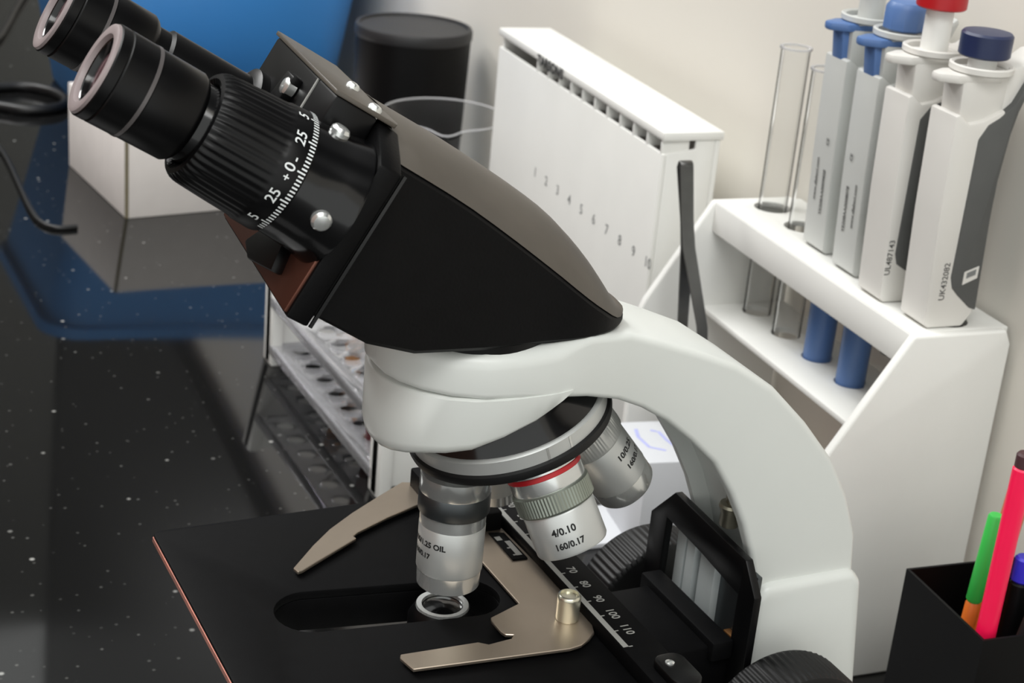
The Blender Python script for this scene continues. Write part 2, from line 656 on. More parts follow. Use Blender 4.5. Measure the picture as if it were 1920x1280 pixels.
# housing: loft over stations along x with crowned roof
EDGE = [(-60, 335), (-41.8, 323.4), (-17.4, 308), (0.1, 295.4), (18.8, 281.1), (29.6, 272.6), (38, 266.5), (44, 262.5), (52, 259.6)]
RIDGE = [(-60, 345), (-43, 334), (-8, 313.8), (20.8, 294.7), (35.3, 280.5), (44.3, 268.8), (49, 262), (52, 259.8)]


def interp(pts, x):
    n = len(pts)
    for i in range(n - 1):
        (x0, z0), (x1, z1) = pts[i], pts[i + 1]
        if x <= x1 or i == n - 2:
            t = (x - x0) / (x1 - x0)
            sl = lambda k: (pts[min(k + 1, n - 1)][1] - pts[max(k - 1, 0)][1]) / (pts[min(k + 1, n - 1)][0] - pts[max(k - 1, 0)][0])
            d = x1 - x0
            m0, m1 = sl(i) * d, sl(i + 1) * d
            return (2 * t ** 3 - 3 * t ** 2 + 1) * z0 + (t ** 3 - 2 * t ** 2 + t) * m0 + (-2 * t ** 3 + 3 * t ** 2) * z1 + (t ** 3 - t ** 2) * m1


def ibot(x):
    pts = [(-62, 274), (-46, 267.5), (-30, 262), (-5, 259.5), (20, 258.6), (41, 258.6)]
    for (x0, z0), (x1, z1) in zip(pts, pts[1:]):
        if x <= x1:
            return z0 + (z1 - z0) * (x - x0) / (x1 - x0)
    return 258.6


# tilted frame of the eyepieces: a along the tubes, b up, y across
def T(a, y, b):
    return Vector((-0.8660254 * a + 0.5 * b, y, 0.5 * a + 0.8660254 * b))


hs = []
for x in [-46, -38, -30, -22, -14, -6, 2, 9, 15, 20, 25, 30, 34, 38, 41, 44, 46.5, 48.5, 50, 51]:
    hw = 42.0 - (x + 55) * 0.2
    if x > 18:
        hw = 27.4 * math.sqrt(max(0.02, 1 - ((x - 18) / 34.0) ** 2.6))
    zt, zr, zbm = interp(EDGE, x), interp(RIDGE, x), ibot(x)
    zt = max(zt, zbm + 3)
    zr = max(zr, zt + 0.4)
    ring = [Vector((x, -hw, zbm + 1.5)), Vector((x, -hw, zt - 1.0))]
    for k in range(-6, 7):
        f = k / 6.0
        ring.append(Vector((x, f * (hw - 0.8), zt + (zr - zt) * (1 - abs(f) ** 2.2))))
    ring += [Vector((x, hw, zt - 1.0)), Vector((x, hw, zbm + 1.5)), Vector((x, hw - 1.5, zbm)), Vector((x, -hw + 1.5, zbm))]
    hs.append(ring)
# shear the front stations so that the first face lies in the plane of the slab
first = []
for p in hs[0]:
    b = 0.5 * p.x + 0.8660254 * p.z
    first.append(T(197.5, p.y, min(max(b, 209), 266)))
hs2 = [first] + [[p for p in s] for s in hs]
# keep only stations behind the slab plane for every point
for s in hs2[1:]:
    for i, p in enumerate(s):
        a = -0.8660254 * p.x + 0.5 * p.z
        if a > 196.5:
            s[i] = T(196.5, p.y, 0.5 * p.x + 0.8660254 * p.z)
head = obj('viewing_head', loft(hs2), BLACK_PAINT, ms, smooth=32)
head.rotation_euler = (0, 0, HA)
TB = lambda y, b, a: T(a, y, b)
# front slab of the head
obj('front_slab', prism([(-46, 206.5), (42, 206.5), (42, 257), (38, 260), (28, 265.5), (-28, 265.5), (-40, 260.5), (-46, 257.5)], 195.5, 203, TB, bv=0.9), BLACK_PAINT, head)
obj('front_plate', prism([(-45, 207.5), (41, 207.5), (41, 255), (-45, 255)], 202.6, 204.0, TB, bv=0.4), WARM_REFL_PLATE, head, label='shiny black front plate of the head, brown reflection painted in')
obj('side_seam', prism([(203, 258), (203, 207), (202, 207), (202, 258)], -46.5, -45.6, lambda a, b, y: T(a - 7.6, y, b), bv=0), BLACK_GLOSS, head)
# mount block of the far tube with bevelled step, and bent top cover
obj('mount_block', prism([(45, 224), (45, 266.4), (-28, 266.4), (-28, 253), (4, 247), (14, 224)], 203.5, 218, TB, bv=1.0), BLACK_SATIN, head)
obj('top_cover', prism([(219, 45.5), (219, -28.5), (198, -28.5), (196, -24), (196, 45.5)], 266.4, 267.8, lambda a, y, b: T(a, y, b), bv=0.3), BLACK_TOP, head, label='worn black sheet cover bent over the head, brownish sheen painted in')
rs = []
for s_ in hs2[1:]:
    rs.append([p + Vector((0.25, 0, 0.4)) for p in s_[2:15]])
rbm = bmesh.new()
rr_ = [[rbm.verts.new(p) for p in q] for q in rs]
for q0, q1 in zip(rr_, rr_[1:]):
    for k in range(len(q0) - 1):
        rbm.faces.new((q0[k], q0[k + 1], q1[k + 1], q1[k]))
obj('roof', rbm, BLACK_TOP, head, smooth=40, label='worn black roof of the head, brownish grey wall reflection painted in')
obj('scale_strip', prism([(-9, 250), (-8, 250), (-8, 266), (-9, 266)], 218, 218.4, TB), INK_SCALE, head)


def screw(a, y, b, axis_a=True, r=2.6, parent=None):
    ax = (T(1, 0, 0) - T(0, 0, 0)) if axis_a else (T(0, 0, 1) - T(0, 0, 0))
    bm = lathe([(r, -2), (r, 0.7), (r * 0.75, 1.5), (r * 0.3, 1.8)], T(a, y, b), ax, 16)
    return obj('screw', bm, CHROME, parent or head)


screw(220.5, 4.8, 258, r=3)
screw(204, 2, 267.8, axis_a=False, r=2.2)
screw(205, -25, 267.8, axis_a=False, r=2.2)
AX = T(1, 0, 0) - T(0, 0, 0)
# knuckle pieces beside the screws
obj('clamp_lug', prism([(14, 250), (10, 262), (2, 262), (3, 251)], 217.5, 221.5, TB, bv=0.8), BLACK_SATIN, head)
obj('clamp_lug', prism([(-30, 213), (-8, 208.5), (2, 211), (-4, 217), (-26, 222)], 203.5, 208, TB, bv=1.2), BLACK_SATIN, head)
# collar under the head
obj('head_collar', lathe([(29, 255.5), (30, 256.5), (30, 260), (28, 262)], (0, 0, 0), (0, 0, 1), 64), BLACK_SATIN, head)

BT = 240.3
TY = 33
near = T(0, -TY, BT)
far = T(0, TY, BT)
cam_h = Matrix.Rotation(-HA, 3, 'Z') @ CAMMM


def eyepiece(org, da=0):
    org = org + AX * da
    e = obj('eyepiece', lathe([(11.2, 255), (12.4, 256), (13.3, 257.5), (13.4, 270.6), (13.05, 270.9), (13.05, 271.6), (13.5, 272), (13.6, 279.6), (13.3, 280),
                               (13.6, 280.4), (13.6, 283), (13.0, 283.8), (12.6, 284)], org, AX, 64, cap=False), BLACK_SATIN, ms)
    e.rotation_euler = (0, 0, HA)
    obj('rim', lathe_closed([(13.3, 283.4), (13.0, 284.2), (12.2, 284.5), (10.2, 284.2), (9.7, 283.2), (9.7, 281), (12.8, 281)], org, AX, 64), RIM_GREY, e, label='grey pinkish eye rim')
    obj('lens_cell', lathe([(9.9, 283.0), (9.3, 282.6), (8.9, 281.2), (8.6, 279)], org, AX, 48, cap=False), BLACK_GLOSS, e)
    obj('lens', lathe([(0.1, 282.4), (3, 282.2), (6, 281.6), (8.9, 280.6)], org, AX, 48, cap=False), LENS, e, label='reddish coated eye lens')
    obj('barrel_ring', lathe_closed([(13.62, 270.9), (13.62, 272.0), (13.2, 272.0), (13.2, 270.9)], org, AX, 64), LINE_GREY, e, label='thin grey line around the barrel')
    return e


eyepiece(near, -2.8)
eyepiece(far)
# near tube: neck, ribbed dioptre ring, conical mount
nk = obj('tube_neck', lathe([(11.6, 222), (11.6, 255.2), (10.8, 256.4)], near, AX, 48), BLACK_GLOSS, ms)
nk.rotation_euler = (0, 0, HA)


def ribs(r, hh, th):
    if 229.5 < hh < 250.0:
        amp = 0.3 if hh < 246 else 0.6
        return r - amp * (0.5 + 0.5 * math.cos(44 * th))
    return r


dr = obj('dioptre_ring', lathe([(12.2, 246), (12.8, 249.8), (13.8, 250.6), (15.2, 250.3), (16.1, 249.2), (16.6, 247.6), (16.8, 245), (17.3, 238), (17.7, 231), (17.9, 229.4), (18.2, 228.6),
                                (18.5, 223), (18.3, 221.8), (17.4, 221.2)], near, AX, 264, mod=ribs, cap=False), BLACK_SATIN, ms, smooth=40)
dr.rotation_euler = (0, 0, HA)
RT = 18.72
wr = wrap(near + AX * 0, AX, cam_h - (near + AX * 225), RT)
dg2 = lambda d: rad(d) * RT
ticks = []
for i in range(-19, 24):
    d = 7 + i * 3.5
    ln = 2.6 if i % 8 == 0 else 1.7
    ticks.append((dg2(d) - 0.24, dg2(d) + 0.24, 222.2, 222.2 + ln))
obj('scale_tick', strips_bm(ticks, wr), INK_WHITE, dr, smooth=0)
obj('scale_numeral', text_bm([('5', 4.5, dg2(-50), 227.0, .04), ('25', 4.5, dg2(-21), 227.0, .04), ('+', 3.4, dg2(-2), 226.6, .06), ('0', 4.6, dg2(7), 227.0, .05), ('-', 4.0, dg2(15), 226.6, .06),
                              ('25', 4.5, dg2(35), 227.0, .04), ('5', 4.5, dg2(62), 227.0, .04)], wr), INK_WHITE, dr, smooth=0)
mt = obj('tube_mount', lathe([(17.6, 221.5), (17.9, 217), (18.5, 210), (19.8, 204.2), (19.8, 203.5)], near, AX, 64), BLACK_GLOSS, ms)
mt.rotation_euler = (0, 0, HA)
for ang, aa, rr0 in ((-20, 211.5, 18.6), (72, 214.5, 18.2)):
    wq = wrap(near, AX, cam_h - (near + AX * aa), rr0)
    pc_ = wq(rad(ang) * rr0, aa)
    obj('screw', lathe([(3.0, -1.5), (3.0, 1.0), (2.3, 1.9), (0.8, 2.2)], pc_, pc_ - (near + AX * aa), 16), CHROME, mt)
# far tube
ft = obj('eyepiece_tube', lathe([(12.0, 217.5), (12.0, 250), (11.4, 250.6), (11.0, 251), (11.0, 256)], far, AX, 48), BLACK_SATIN, ms)
ft.rotation_euler = (0, 0, HA)
obj('tube_flange', lathe([(15, 217.5), (15, 221), (12.4, 222.5)], far, AX, 48), BLACK_SATIN, ft)

# ---- nosepiece and objectives
tt = rad(19.56)
NC = Vector((18.7, 0, 217.6))
NA = Vector((math.sin(tt), 0, -math.cos(tt)))      # pointing down
NU = -NA
E1 = Vector((math.cos(tt), 0, math.sin(tt)))
npz = obj('nosepiece', lathe([(33.2, 8), (32.5, 9.2), (31.2, 11), (29, 15.5), (25.5, 21), (20, 25), (14, 26)], NC, NU, 72), BLACK_GLOSS, ms)
obj('silver_band', lathe([(33.6, 3.2), (34.2, 3.6), (34.2, 8.2), (33.4, 8.8), (32.8, 8.9)], NC, NU, 96), SATIN_METAL, npz, label='silver band of the nosepiece')
obj('black_ring', lathe([(30, -1), (33.8, -0.4), (35.2, 0.2), (35.5, 1.5), (35.3, 3.1), (34.4, 3.5)], NC, NU, 96), BLACK_RUBBER, npz)
obj('turret_face', lathe([(31, 0.2), (30.5, -0.8), (20, -2.6), (9, -4), (1, -4)], NC, NU, 72), DARK_METAL, npz)
# two index marks on the silver band, facing the viewer
wb2 = wrap(NC, NU, CAMMM - NC, 34.35)
obj('index_mark', strips_bm([(9.0, 9.8, 3.7, 8.2), (17.8, 18.5, 3.7, 8.2)], wb2), CHROME, npz, smooth=0)


def rotn(v, a):
    return Matrix.Rotation(a, 3, NA) @ v


def knurl(n, amp, h0, h1):
    def f(r, hh, th):
        return r - (amp * (0.5 + 0.5 * math.cos(n * th)) if h0 <= hh <= h1 else 0)
    return f


def objective(phi, spec):
    b = NC + rotn(-E1 * 19.8, phi)
    d = rotn(Vector((0, 0, -1)), phi)
    o = None
    for i, (nm, prof, m, kn) in enumerate(spec['parts']):
        nn = 144 if kn else 64
        bm = lathe(prof, b, d, nn, mod=knurl(*kn) if kn else None)
        if o is None:
            o = obj('objective', bm, m, ms)
        else:
            obj(nm, bm, m, o)
    up = -d
    fc = CAMMM - (b + d * 30)
    for items, r in spec['text']:
        wr_ = wrap(b, up, fc, r)
        obj('engraving', text_bm(items, lambda x, y: wr_(x, -y if False else y)), INK_BLACK, o, smooth=0)
    return b, d, o


# heights along the objective are measured down from the turret face; text y is negative downwards
oil = {'parts': [
    ('sleeve', [(11.2, 27.5), (11.5, 28.2), (11.5, 44.6), (11.2, 45.2)], SATIN_METAL, None),
    ('top_band', [(10, 0), (10, 8), (12.2, 9), (12.3, 15), (12.0, 15.6)], CHROME, None),
    ('knurled_ring', [(12.2, 15.4), (12.4, 15.8), (12.4, 22.4), (12.0, 23)], DARK_METAL, (70, 0.12, 15.7, 22.5)),
    ('bright_band', [(11.4, 22.8), (11.4, 27.6)], CHROME, None),
    ('nose', [(11.1, 45), (11.1, 46), (10.9, 51.2), (10.0, 52.0), (6, 52.2)], CHROME, None),
    ('front_lens', [(5.2, 52), (5.0, 53.6), (3, 54.6), (1, 54.7)], BLACK_GLOSS, None)],
    'text': [([('100/1.25 OIL', 2.9, -9.3, -33.2, .11), ('160/0.17', 2.7, -12.0, -37.6, .11)], 11.58)]}
four = {'parts': [
    ('sleeve', [(12.0, 20.5), (12.3, 21.2), (12.3, 34.6), (11.9, 35.4), (8, 35.4)], SATIN_METAL, None),
    ('top_band', [(10, 0), (10.5, 3), (12.6, 4), (12.7, 12), (12.3, 13)], CHROME, None),
    ('red_ring', [(12.75, 6.2), (12.9, 6.4), (12.9, 7.8), (12.75, 8.0)], RED_BAND, None),
    ('knurled_ring', [(12.6, 12.8), (13.3, 13.3), (13.3, 19.5), (12.7, 20.2)], GREY_KNURL, (72, 0.2, 13.1, 19.6)),
    ('front_lens', [(7.9, 35), (7.9, 35.6), (5, 35.9)], BLACK_GLOSS, None)],
    'text': [([('4/0.10', 3.4, -1.2, -26.2, .11), ('160/0.17', 3.0, -0.8, -31.2, .11)], 12.38)]}
ten = {'parts': [
    ('sleeve', [(11.3, 21), (11.6, 21.8), (11.6, 39.6), (11.4, 40.2)], SATIN_METAL, None),
    ('top_band', [(10, 0), (10.5, 3), (12.0, 4), (12.0, 12), (11.8, 13)], SATIN_METAL, None),
    ('knurled_ring', [(12.0, 12.8), (12.6, 13.2), (12.6, 20.2), (12.0, 21)], SATIN_METAL, (64, 0.35, 13.0, 20.4)),
    ('nose', [(11.4, 40), (11.3, 46.4), (10.6, 47.4), (7, 47.6)], CHROME, None),
    ('front_lens', [(6.5, 47), (6, 48), (2, 48.2)], BLACK_GLOSS, None)],
    'text': [([('10/0.25', 3.4, 8.2, -27.5, .11), ('160/0.17', 3.0, 9.6, -33.0, .11)], 11.68)]}
forty = {'parts': [
    ('sleeve', [(11.3, 23), (11.5, 24), (11.5, 42), (11.0, 43)], SATIN_METAL, None),
    ('top_band', [(10, 0), (12.2, 4), (12.3, 14)], CHROME, None),
    ('knurled_ring', [(12.2, 14), (12.6, 14.5), (12.6, 22), (12.0, 23)], DARK_METAL, (64, 0.2, 14.2, 22.2)),
    ('nose', [(11, 43), (9.6, 50), (6, 51)], CHROME, None)],
    'text': []}
objective(0, oil)
objective(rad(270), four)
objective(rad(180), ten)
objective(rad(90), forty)

# ---- stage
SZ = 150.0
slot = [(-49, 5.5)] and ([(-45.5 + 13.2 * math.cos(a), 9.5 + 13.2 * math.sin(a)) for a in [PI / 2 + PI * i / 14 for i in range(15)]]
                        + [(8.5 + 12.4 * math.cos(a), 2.5 + 12.4 * math.sin(a)) for a in [-PI / 2 + PI * i / 14 for i in range(15)]])
so = [(p[0] - 13, p[1]) for p in rrect(70.5, 79, 3, 4)]
stg = obj('stage', prism(so, 146.8, SZ, XY, holes=[slot], bv=0.5), BLACK_MATTE, ms)
obj('front_edge', prism([(-83.9, 147.0), (-83.4, 146.9), (-83.4, 148.9), (-83.8, 148.7)], -77, 77, XZ), mat('warm_reflection_edge', (150, 84, 64), 0.4, metal=0.3, var=0.2), stg, label='front edge of the stage, reddish reflection painted on')  # strip coloured as the warm reflection along the black stage edge
obj('stage_underplate', prism([(p[0] - 8, p[1]) for p in rrect(60, 70, 4, 4)], 134, 146.7, XY, holes=[slot], bv=0.5), BLACK_MATTE, stg)
# slide holder
HZ0, HZ1 = 151.2, 152.5
hold = [(35.3, 41.7), (22.4, 41), (22.8, 20.3), (23.3, -10.5), (9.8, -16.2), (9.2, -18), (9.4, -25.3), (10.0, -27.5), (12.6, -28.6), (11, -30.4), (2.1, -31.4), (-0.8, -29.1), (-28.3, -28.2), (-29.2, -30), (-27.6, -37.6),
        (27.3, -42.1), (32, -41.3), (36.5, -38.6), (40, -35.5), (41.6, -31), (43, -19), (41.4, 18.4), (40.6, 41)]
sh = obj('slide_holder', prism(hold, HZ0, HZ1, XY, bv=0.25, seg=1), STEEL_PLATE, ms, smooth=20)
cl = [(-44, 35.1), (-43.3, 32), (-41.6, 32.4), (-15, 49.2), (-15.6, 51), (-13.1, 53.2), (2, 61), (17.9, 67.6), (34, 69), (36, 80), (17.9, 86.6), (4, 77.5), (-10, 67.9), (-22, 58.5), (-31.9, 48.7)]
obj('clip_arm', prism(cl, HZ0, HZ1, XY, bv=0.25, seg=1), STEEL_PLATE, ms, smooth=20, label='curved steel clip finger')
obj('holder_block', prism([(20, 40), (40, 40), (40, 84), (20, 84)], 150.1, 160, XY, bv=1), BLACK_MATTE, ms)


def kn2(r, hh, th):
    return r - 0.6 * (0.5 + 0.5 * math.cos(24 * th + hh * 1.1)) if 152.8 < hh < 161.6 else r


obj('thumb_screw', lathe([(3.6, 152), (4.1, 152.9)] + [(4.1, 153 + 0.7 * i) for i in range(13)] + [(3.7, 162.0), (3.2, 162.2), (3.0, 161.2), (0.5, 161.2)], (35, -24.5, 0), (0, 0, 1), 112), BRASS, ms, smooth=50)
# ruled bar behind the stage
rb = obj('stage_ruler', box(41.4, 55.5, -80, 60, 150.1, 156, bv=0.5), BLACK_MATTE, ms)
top = lambda x, y: (x, y, 156.08)
obj('scale_stripe', strips_bm([(41.9, 44.0, -52, 50)], top), INK_SCALE, rb, smooth=0)
obj('scale_tick', strips_bm([(44.0, 45.4, 48 - 2 * i - .28, 48 - 2 * i + .28) for i in range(51) if i % 5 == 0], top), INK_SCALE, rb, smooth=0)
obj('scale_numeral', text_bm([(str(10 * (i + 1)), 4.6, 0, 0, 0.05) for i in range(0)], lambda x, y: (x, y, 156.1)), INK_SCALE, rb, smooth=0)
nb = bmesh.new()
for i in range(10):
    yy = 51 - 10.35 * i
    add(nb, text_bm([(str(10 * (i + 2) if i < 9 else 110), 4.4, 0, 0, .08)], lambda x, y, yy=yy: (48.6 + y, yy - x, 156.1)))
obj('scale_numeral', nb, INK_SCALE, rb, smooth=0)
obj('bar_cap', prism([(p[0] + 51, p[1] - 72) for p in rrect(5.5, 9, 4, 5)], 155.5, 159, XY, bv=0.8), BLACK_SATIN, rb)
obj('screw', lathe([(1.6, 158.8), (1.6, 159.5), (1, 159.8)], (49.5, -69, 0), (0, 0, 1), 12), CHROME, rb)
vn = obj('vernier_plate', prism([(33.5, 38), (39.2, 36.5), (39.6, 16.4), (33.8, 17)], 152.5, 153.2, XY, bv=0.15), BLACK_MATTE, ms)
obj('scale_stripe', strips_bm([(36.4, 38.6, 19, 30), (35.2, 36.4, 19.2, 20.1), (35.2, 36.4, 24.6, 25.4), (33.9, 36.2, 31, 34)], lambda x, y: (x, y, 153.3)), INK_SCALE, vn, smooth=0)
# condenser seen through the slot
cd = obj('condenser', lathe([(12, 120), (12, 144), (10.2, 147.2), (9.6, 148.2), (7.3, 148.0), (6.9, 146.8), (0.2, 147.2)], (0, 2.5, 0), (0, 0, 1), 64, cap=False), BLACK_SATIN, ms)
obj('bright_ring', lathe_closed([(9.4, 147.9), (9.2, 149.0), (7.4, 148.9), (7.2, 147.8)], (0, 2.5, 0), (0, 0, 1), 64), CHROME, cd, label='bright metal ring of the condenser')
obj('condenser_lens', lathe([(7.2, 147.6), (5, 148.3), (2.5, 148.8), (0.2, 149)], (0, 2.5, 0), (0, 0, 1), 48, cap=False), BLACK_GLOSS, cd)
# bracket and dust plate on the column
obj('stage_bracket', box(40, 104, -27, 19, 104, 131, bv=1.2), BLACK_MATTE, ms)
obj('bracket_lip', box(94, 103, -30, 24, 126, 134, bv=1), BLACK_MATTE, ms)
plate = [(-37.5, 100), (37, 100), (36.5, 153), (21.5, 168.5), (-29, 166.5), (-37.5, 155.5)]
win = [(-27, 122), (-27, 151.5), (-0.2, 154.5), (24.8, 156), (25.7, 128), (24, 122)]
obj('dust_plate', prism(plate, 103.2, 106.4, YZ, holes=[win], bv=0.35), BLACK_SATIN, ms)
obj('slide_rail', box(108, 112.6, 17, 23, 112, 153, bv=0.4), RAIL, ms)
obj('slide_rail', box(107.6, 112.6, 9.5, 15.2, 112, 152, bv=0.4), RAIL, ms)
obj('slide_block', box(109, 113.6, -3, 7.5, 112, 153, bv=0.5), RAIL, ms)
obj('rail_back', box(112.2, 114.2, -26, 26, 104, 156, bv=0.3), DARK_METAL, ms)
obj('brass_shim', box(109, 112, -24, -14, 122, 128, bv=0.3), mat('brown_brass', (150, 104, 60), 0.35, metal=0.8), ms)
# limit screw under the arch
ls = obj('limit_screw', lathe([(2.5, 179), (2.7, 205)], (103.0, -11, 0), (0.02, 0, 1), 20), ROD_METAL, ms)
obj('screw_flange', lathe([(3.4, 171), (3.7, 171.6), (3.7, 176.4), (4.6, 178), (4.8, 179), (4.3, 180), (2.6, 180.4)], (103.0, -11, 0), (0.02, 0, 1), 28), ROD_METAL, ls)


# focus knobs
def kn3(r, hh, th):
    return r - (0.9 * (0.5 + 0.5 * math.cos(72 * th)) if abs(hh - 50) < 9.0 else 0)


for s in (-1, 1):
    org = (117, 0, 102.5)
    ax = (0, s, 0)
    kb = obj('focus_knob', lathe([(14, 25), (14, 39.5), (28.5, 39.6), (30.6, 40.6), (31.4, 42), (31.4, 57.5), (30.4, 59.4), (28, 60.2), (22.5, 59), (21.5, 57), (10, 56.5)], org, ax, 288, mod=kn3), BLACK_RUBBER, ms, smooth=50)
    obj('fine_knob', lathe([(17.5, 56), (17.5, 67), (16.4, 68.4), (5, 68.4)], org, ax, 96, mod=lambda r, hh, th: r - (0.5 * (0.5 + 0.5 * math.cos(32 * th)) if 55 < hh < 66.5 else 0)), BLACK_RUBBER, kb)

# ------------------------------------------------------------------ PIPETTE RACK
RZ = -RA
rack = thing('pipette_rack', 'white plastic two-tier pipette rack with slanted end panels against the wall', 'rack', rk(0, 0, -ZS), RZ)
pan = [(0.5, 150), (-40, 86), (-44, 76), (-44, -ZS + 0.2), (62, -ZS + 0.2), (62, 142), (58, 150)]
for y0, y1 in ((0, 6), (225, 231)):
    obj('end_panel', prism(pan, y0, y1, XZ, bv=1.6, seg=3), WHITE_PLASTIC, rack)
HU = [20.5 + 38 * i for i in range(6)]
HV = 33
holes_t = [circ(HV, u, 11.5, 20) for u in HU]
holes_l = [circ(HV, u, 9.5, 20) for u in HU]
obj('upper_shelf', prism([(1, 5), (62, 5), (62, 226), (1, 226)], 146.5, 150, XY, holes=holes_t, bv=0.5), WHITE_PLASTIC, rack)
obj('shelf_lip', box(0.4, 4, 4, 227, 130, 149.6, bv=1.2), WHITE_PLASTIC, rack)
obj('lower_shelf', prism([(0.5, 5), (61, 5), (61, 226), (0.5, 226)], 76.5, 80, XY, holes=holes_l, bv=0.5), WHITE_PLASTIC, rack)

scaled(rack, ZS)

# ---- pipettes; local x = towards the wall, y = along the rack, z from the shelf
def make_pipette(name, label, u, v, kind, cap_mat, ext, serial=None, lines=None, panel=True, cap_z=142, kind_n=0):
    body_m = PIPETTE_WHITE if kind == 'panel' else PIPETTE_GREY
    p = thing(name, label, 'pipette', rk(u, v, 150.2), RZ, 'pipettes on the white rack')
    bm = prism([(-13, 2.5), (-10, 0), (11, 0), (16.5, 8), (14.5, 60), (14.5, 80), (16.5, 104), (12, 117), (0, 111.5), (-8, 110), (-14.5, 115), (-17, 114), (-15.8, 60)], -11.5, 11.5, XZ)
    es = [e for e in bm.edges if abs(e.calc_face_angle(0)) > rad(50)]
    bmesh.ops.bevel(bm, geom=es, offset=3.6, segments=2, profile=0.5, affect='EDGES', clamp_overlap=True)
    obj('body', bm, body_m, p, smooth=28)
    obj('neck', prism([(-13, 108), (-14.5, 131), (-10, 136), (13, 136), (12, 108)], -8.5, 8.5, XZ, bv=1.5), body_m, p)
    obj('finger_hook', prism([(8, 100), (12, 137), (19, 138.5), (29.5, 146), (31, 143), (24, 128), (19, 108), (15, 90)], -8, 8, XZ, bv=1.6), body_m, p)
    lev_m = body_m if kind == 'panel' else CAP_BLUE
    lev = [(x - 12, y) for x, y in [(-23, -3), (-23.6, 0), (-23, 3), (-14, 8.5), (12, 9), (12, -9), (-14, -8.5)]]
    obj('ejector_lever', prism([(a + 9, b) for a, b in lev], 129.5, 134.2, XY, bv=1.3), lev_m, p)
    if kind != 'panel':
        obj('ejector_stem', prism([(-16, 108), (-19, 131), (-10, 131), (-7, 108)], -5.5, 5.5, XZ, bv=1), CAP_BLUE, p)
    obj('collar', lathe_closed([(14.6, 134), (16.2, 135), (16.2, 137.6), (15.2, 138.2), (13.6, 137.4), (13.2, 134)], (1, 0, 0), (0, 0, 1), 40), body_m, p)
    obj('plunger', lathe([(7.2, 120), (7.2, cap_z + ext)], (1, 0, 0), (0, 0, 1), 32), WHITE_PLASTIC if kind == 'panel' else PIPETTE_GREY, p)
    z0 = cap_z + ext
    if kind == 'panel':
        obj('button', lathe([(12.2, z0), (13, z0 + 0.8), (13, z0 + 11), (12, z0 + 12.2), (6, z0 + 12.6)], (1, 0, 0), (0, 0, 1), 48), cap_mat, p)
    else:
        obj('button', lathe([(10.5, z0), (11.8, z0 + 1), (11.8, z0 + 12), (9.6, z0 + 15), (5, z0 + 16)], (1, 0, 0), (0, 0, 1), 10), cap_mat, p)
    # barrel hanging down through the shelf holes
    bmat = CAP_BLUE if kind != 'panel' else PANEL_GREY
    obj('barrel', lathe([(8.6, -36 if kind == 'panel' else -72), (9.0, -30), (9.4, -4), (9.6, 1)], (HV - v, 0, 0), (0, 0, 1), 32), bmat, p)
    if panel:
        e_ = -6.5 if kind_n == 1 else 0
        pn = [(-1.5 + e_, 102), (-2 + e_, 28), (0 + e_, 22), (4 + e_ * .6, 18), (13, 10.5), (17.4, 9), (15.4, 60), (15.4, 80), (17.6, 104), (20, 116), (26.5, 134), (24, 134), (17, 120), (9, 113), (3 + e_ * .8, 109.5)]
        obj('grip_panel', prism(pn, -12.1, 12.1, XZ, bv=0.9), PANEL_GREY, p, label='dark grey grip panel')
        pl_ = obj('label_plate', prism([(5.5, 24), (14, 27.5), (14, 34), (5.5, 31)], -12.5, -12.0, XZ), PIPETTE_WHITE, p)
        obj('label_mark', strips_bm([(7, 12.5, 27.4, 30.6)], lambda x, z: (x, -12.56, z + (x - 7) * 0.35)), INK_GREY, pl_, smooth=0)
    if serial:
        sx = -5.2 if kind_n == 0 else -11.2
        obj('serial_number', text_bm([(serial, 4.8, 0, 0, .06)], lambda x, y: (sx - y, -11.64, 26 + x)), INK_DARK_GREY, p, smooth=0)
    if lines:
        for (s, size, xx, zz) in lines:
            obj('printed_line', text_bm([(s, size, 0, 0, .08)], lambda x, y: (-13.4 - (zz + x - 2.5) * 0.0487, xx + y, zz + x)), INK_DARK_GREY, p, smooth=0)
    scaled(p)
    return p


make_pipette('micropipette', 'pipette with navy button and dark grey grip, nearest on rack', HU[0], 24, 'panel', NAVY, 0, 'UK432082')
make_pipette('micropipette', 'pipette with tall red button and dark grey grip', HU[1], 21, 'panel', CAP_RED, 16, 'UL487143', kind_n=1)
make_pipette('micropipette', 'light grey pipette with blue faceted button and blue ejector', HU[2], 27, 'blue', CAP_BLUE, -4, None, [('www.dlabsci.com', 3.6, -5, 40), ('YE208AA0008078', 3.6, 3, 36), ('CE', 3.6, 3, 66)], False)
make_pipette('micropipette', 'light grey pipette with grey button and blue ejector, farthest on rack', HU[3], 30, 'blue', CAP_GREY, 12, None, [('www.dlabsci.com', 3.6, 3.5, 42), ('YE208AA0009828', 3.6, -4.5, 36), ('CE', 3.6, -4.5, 66)], False)


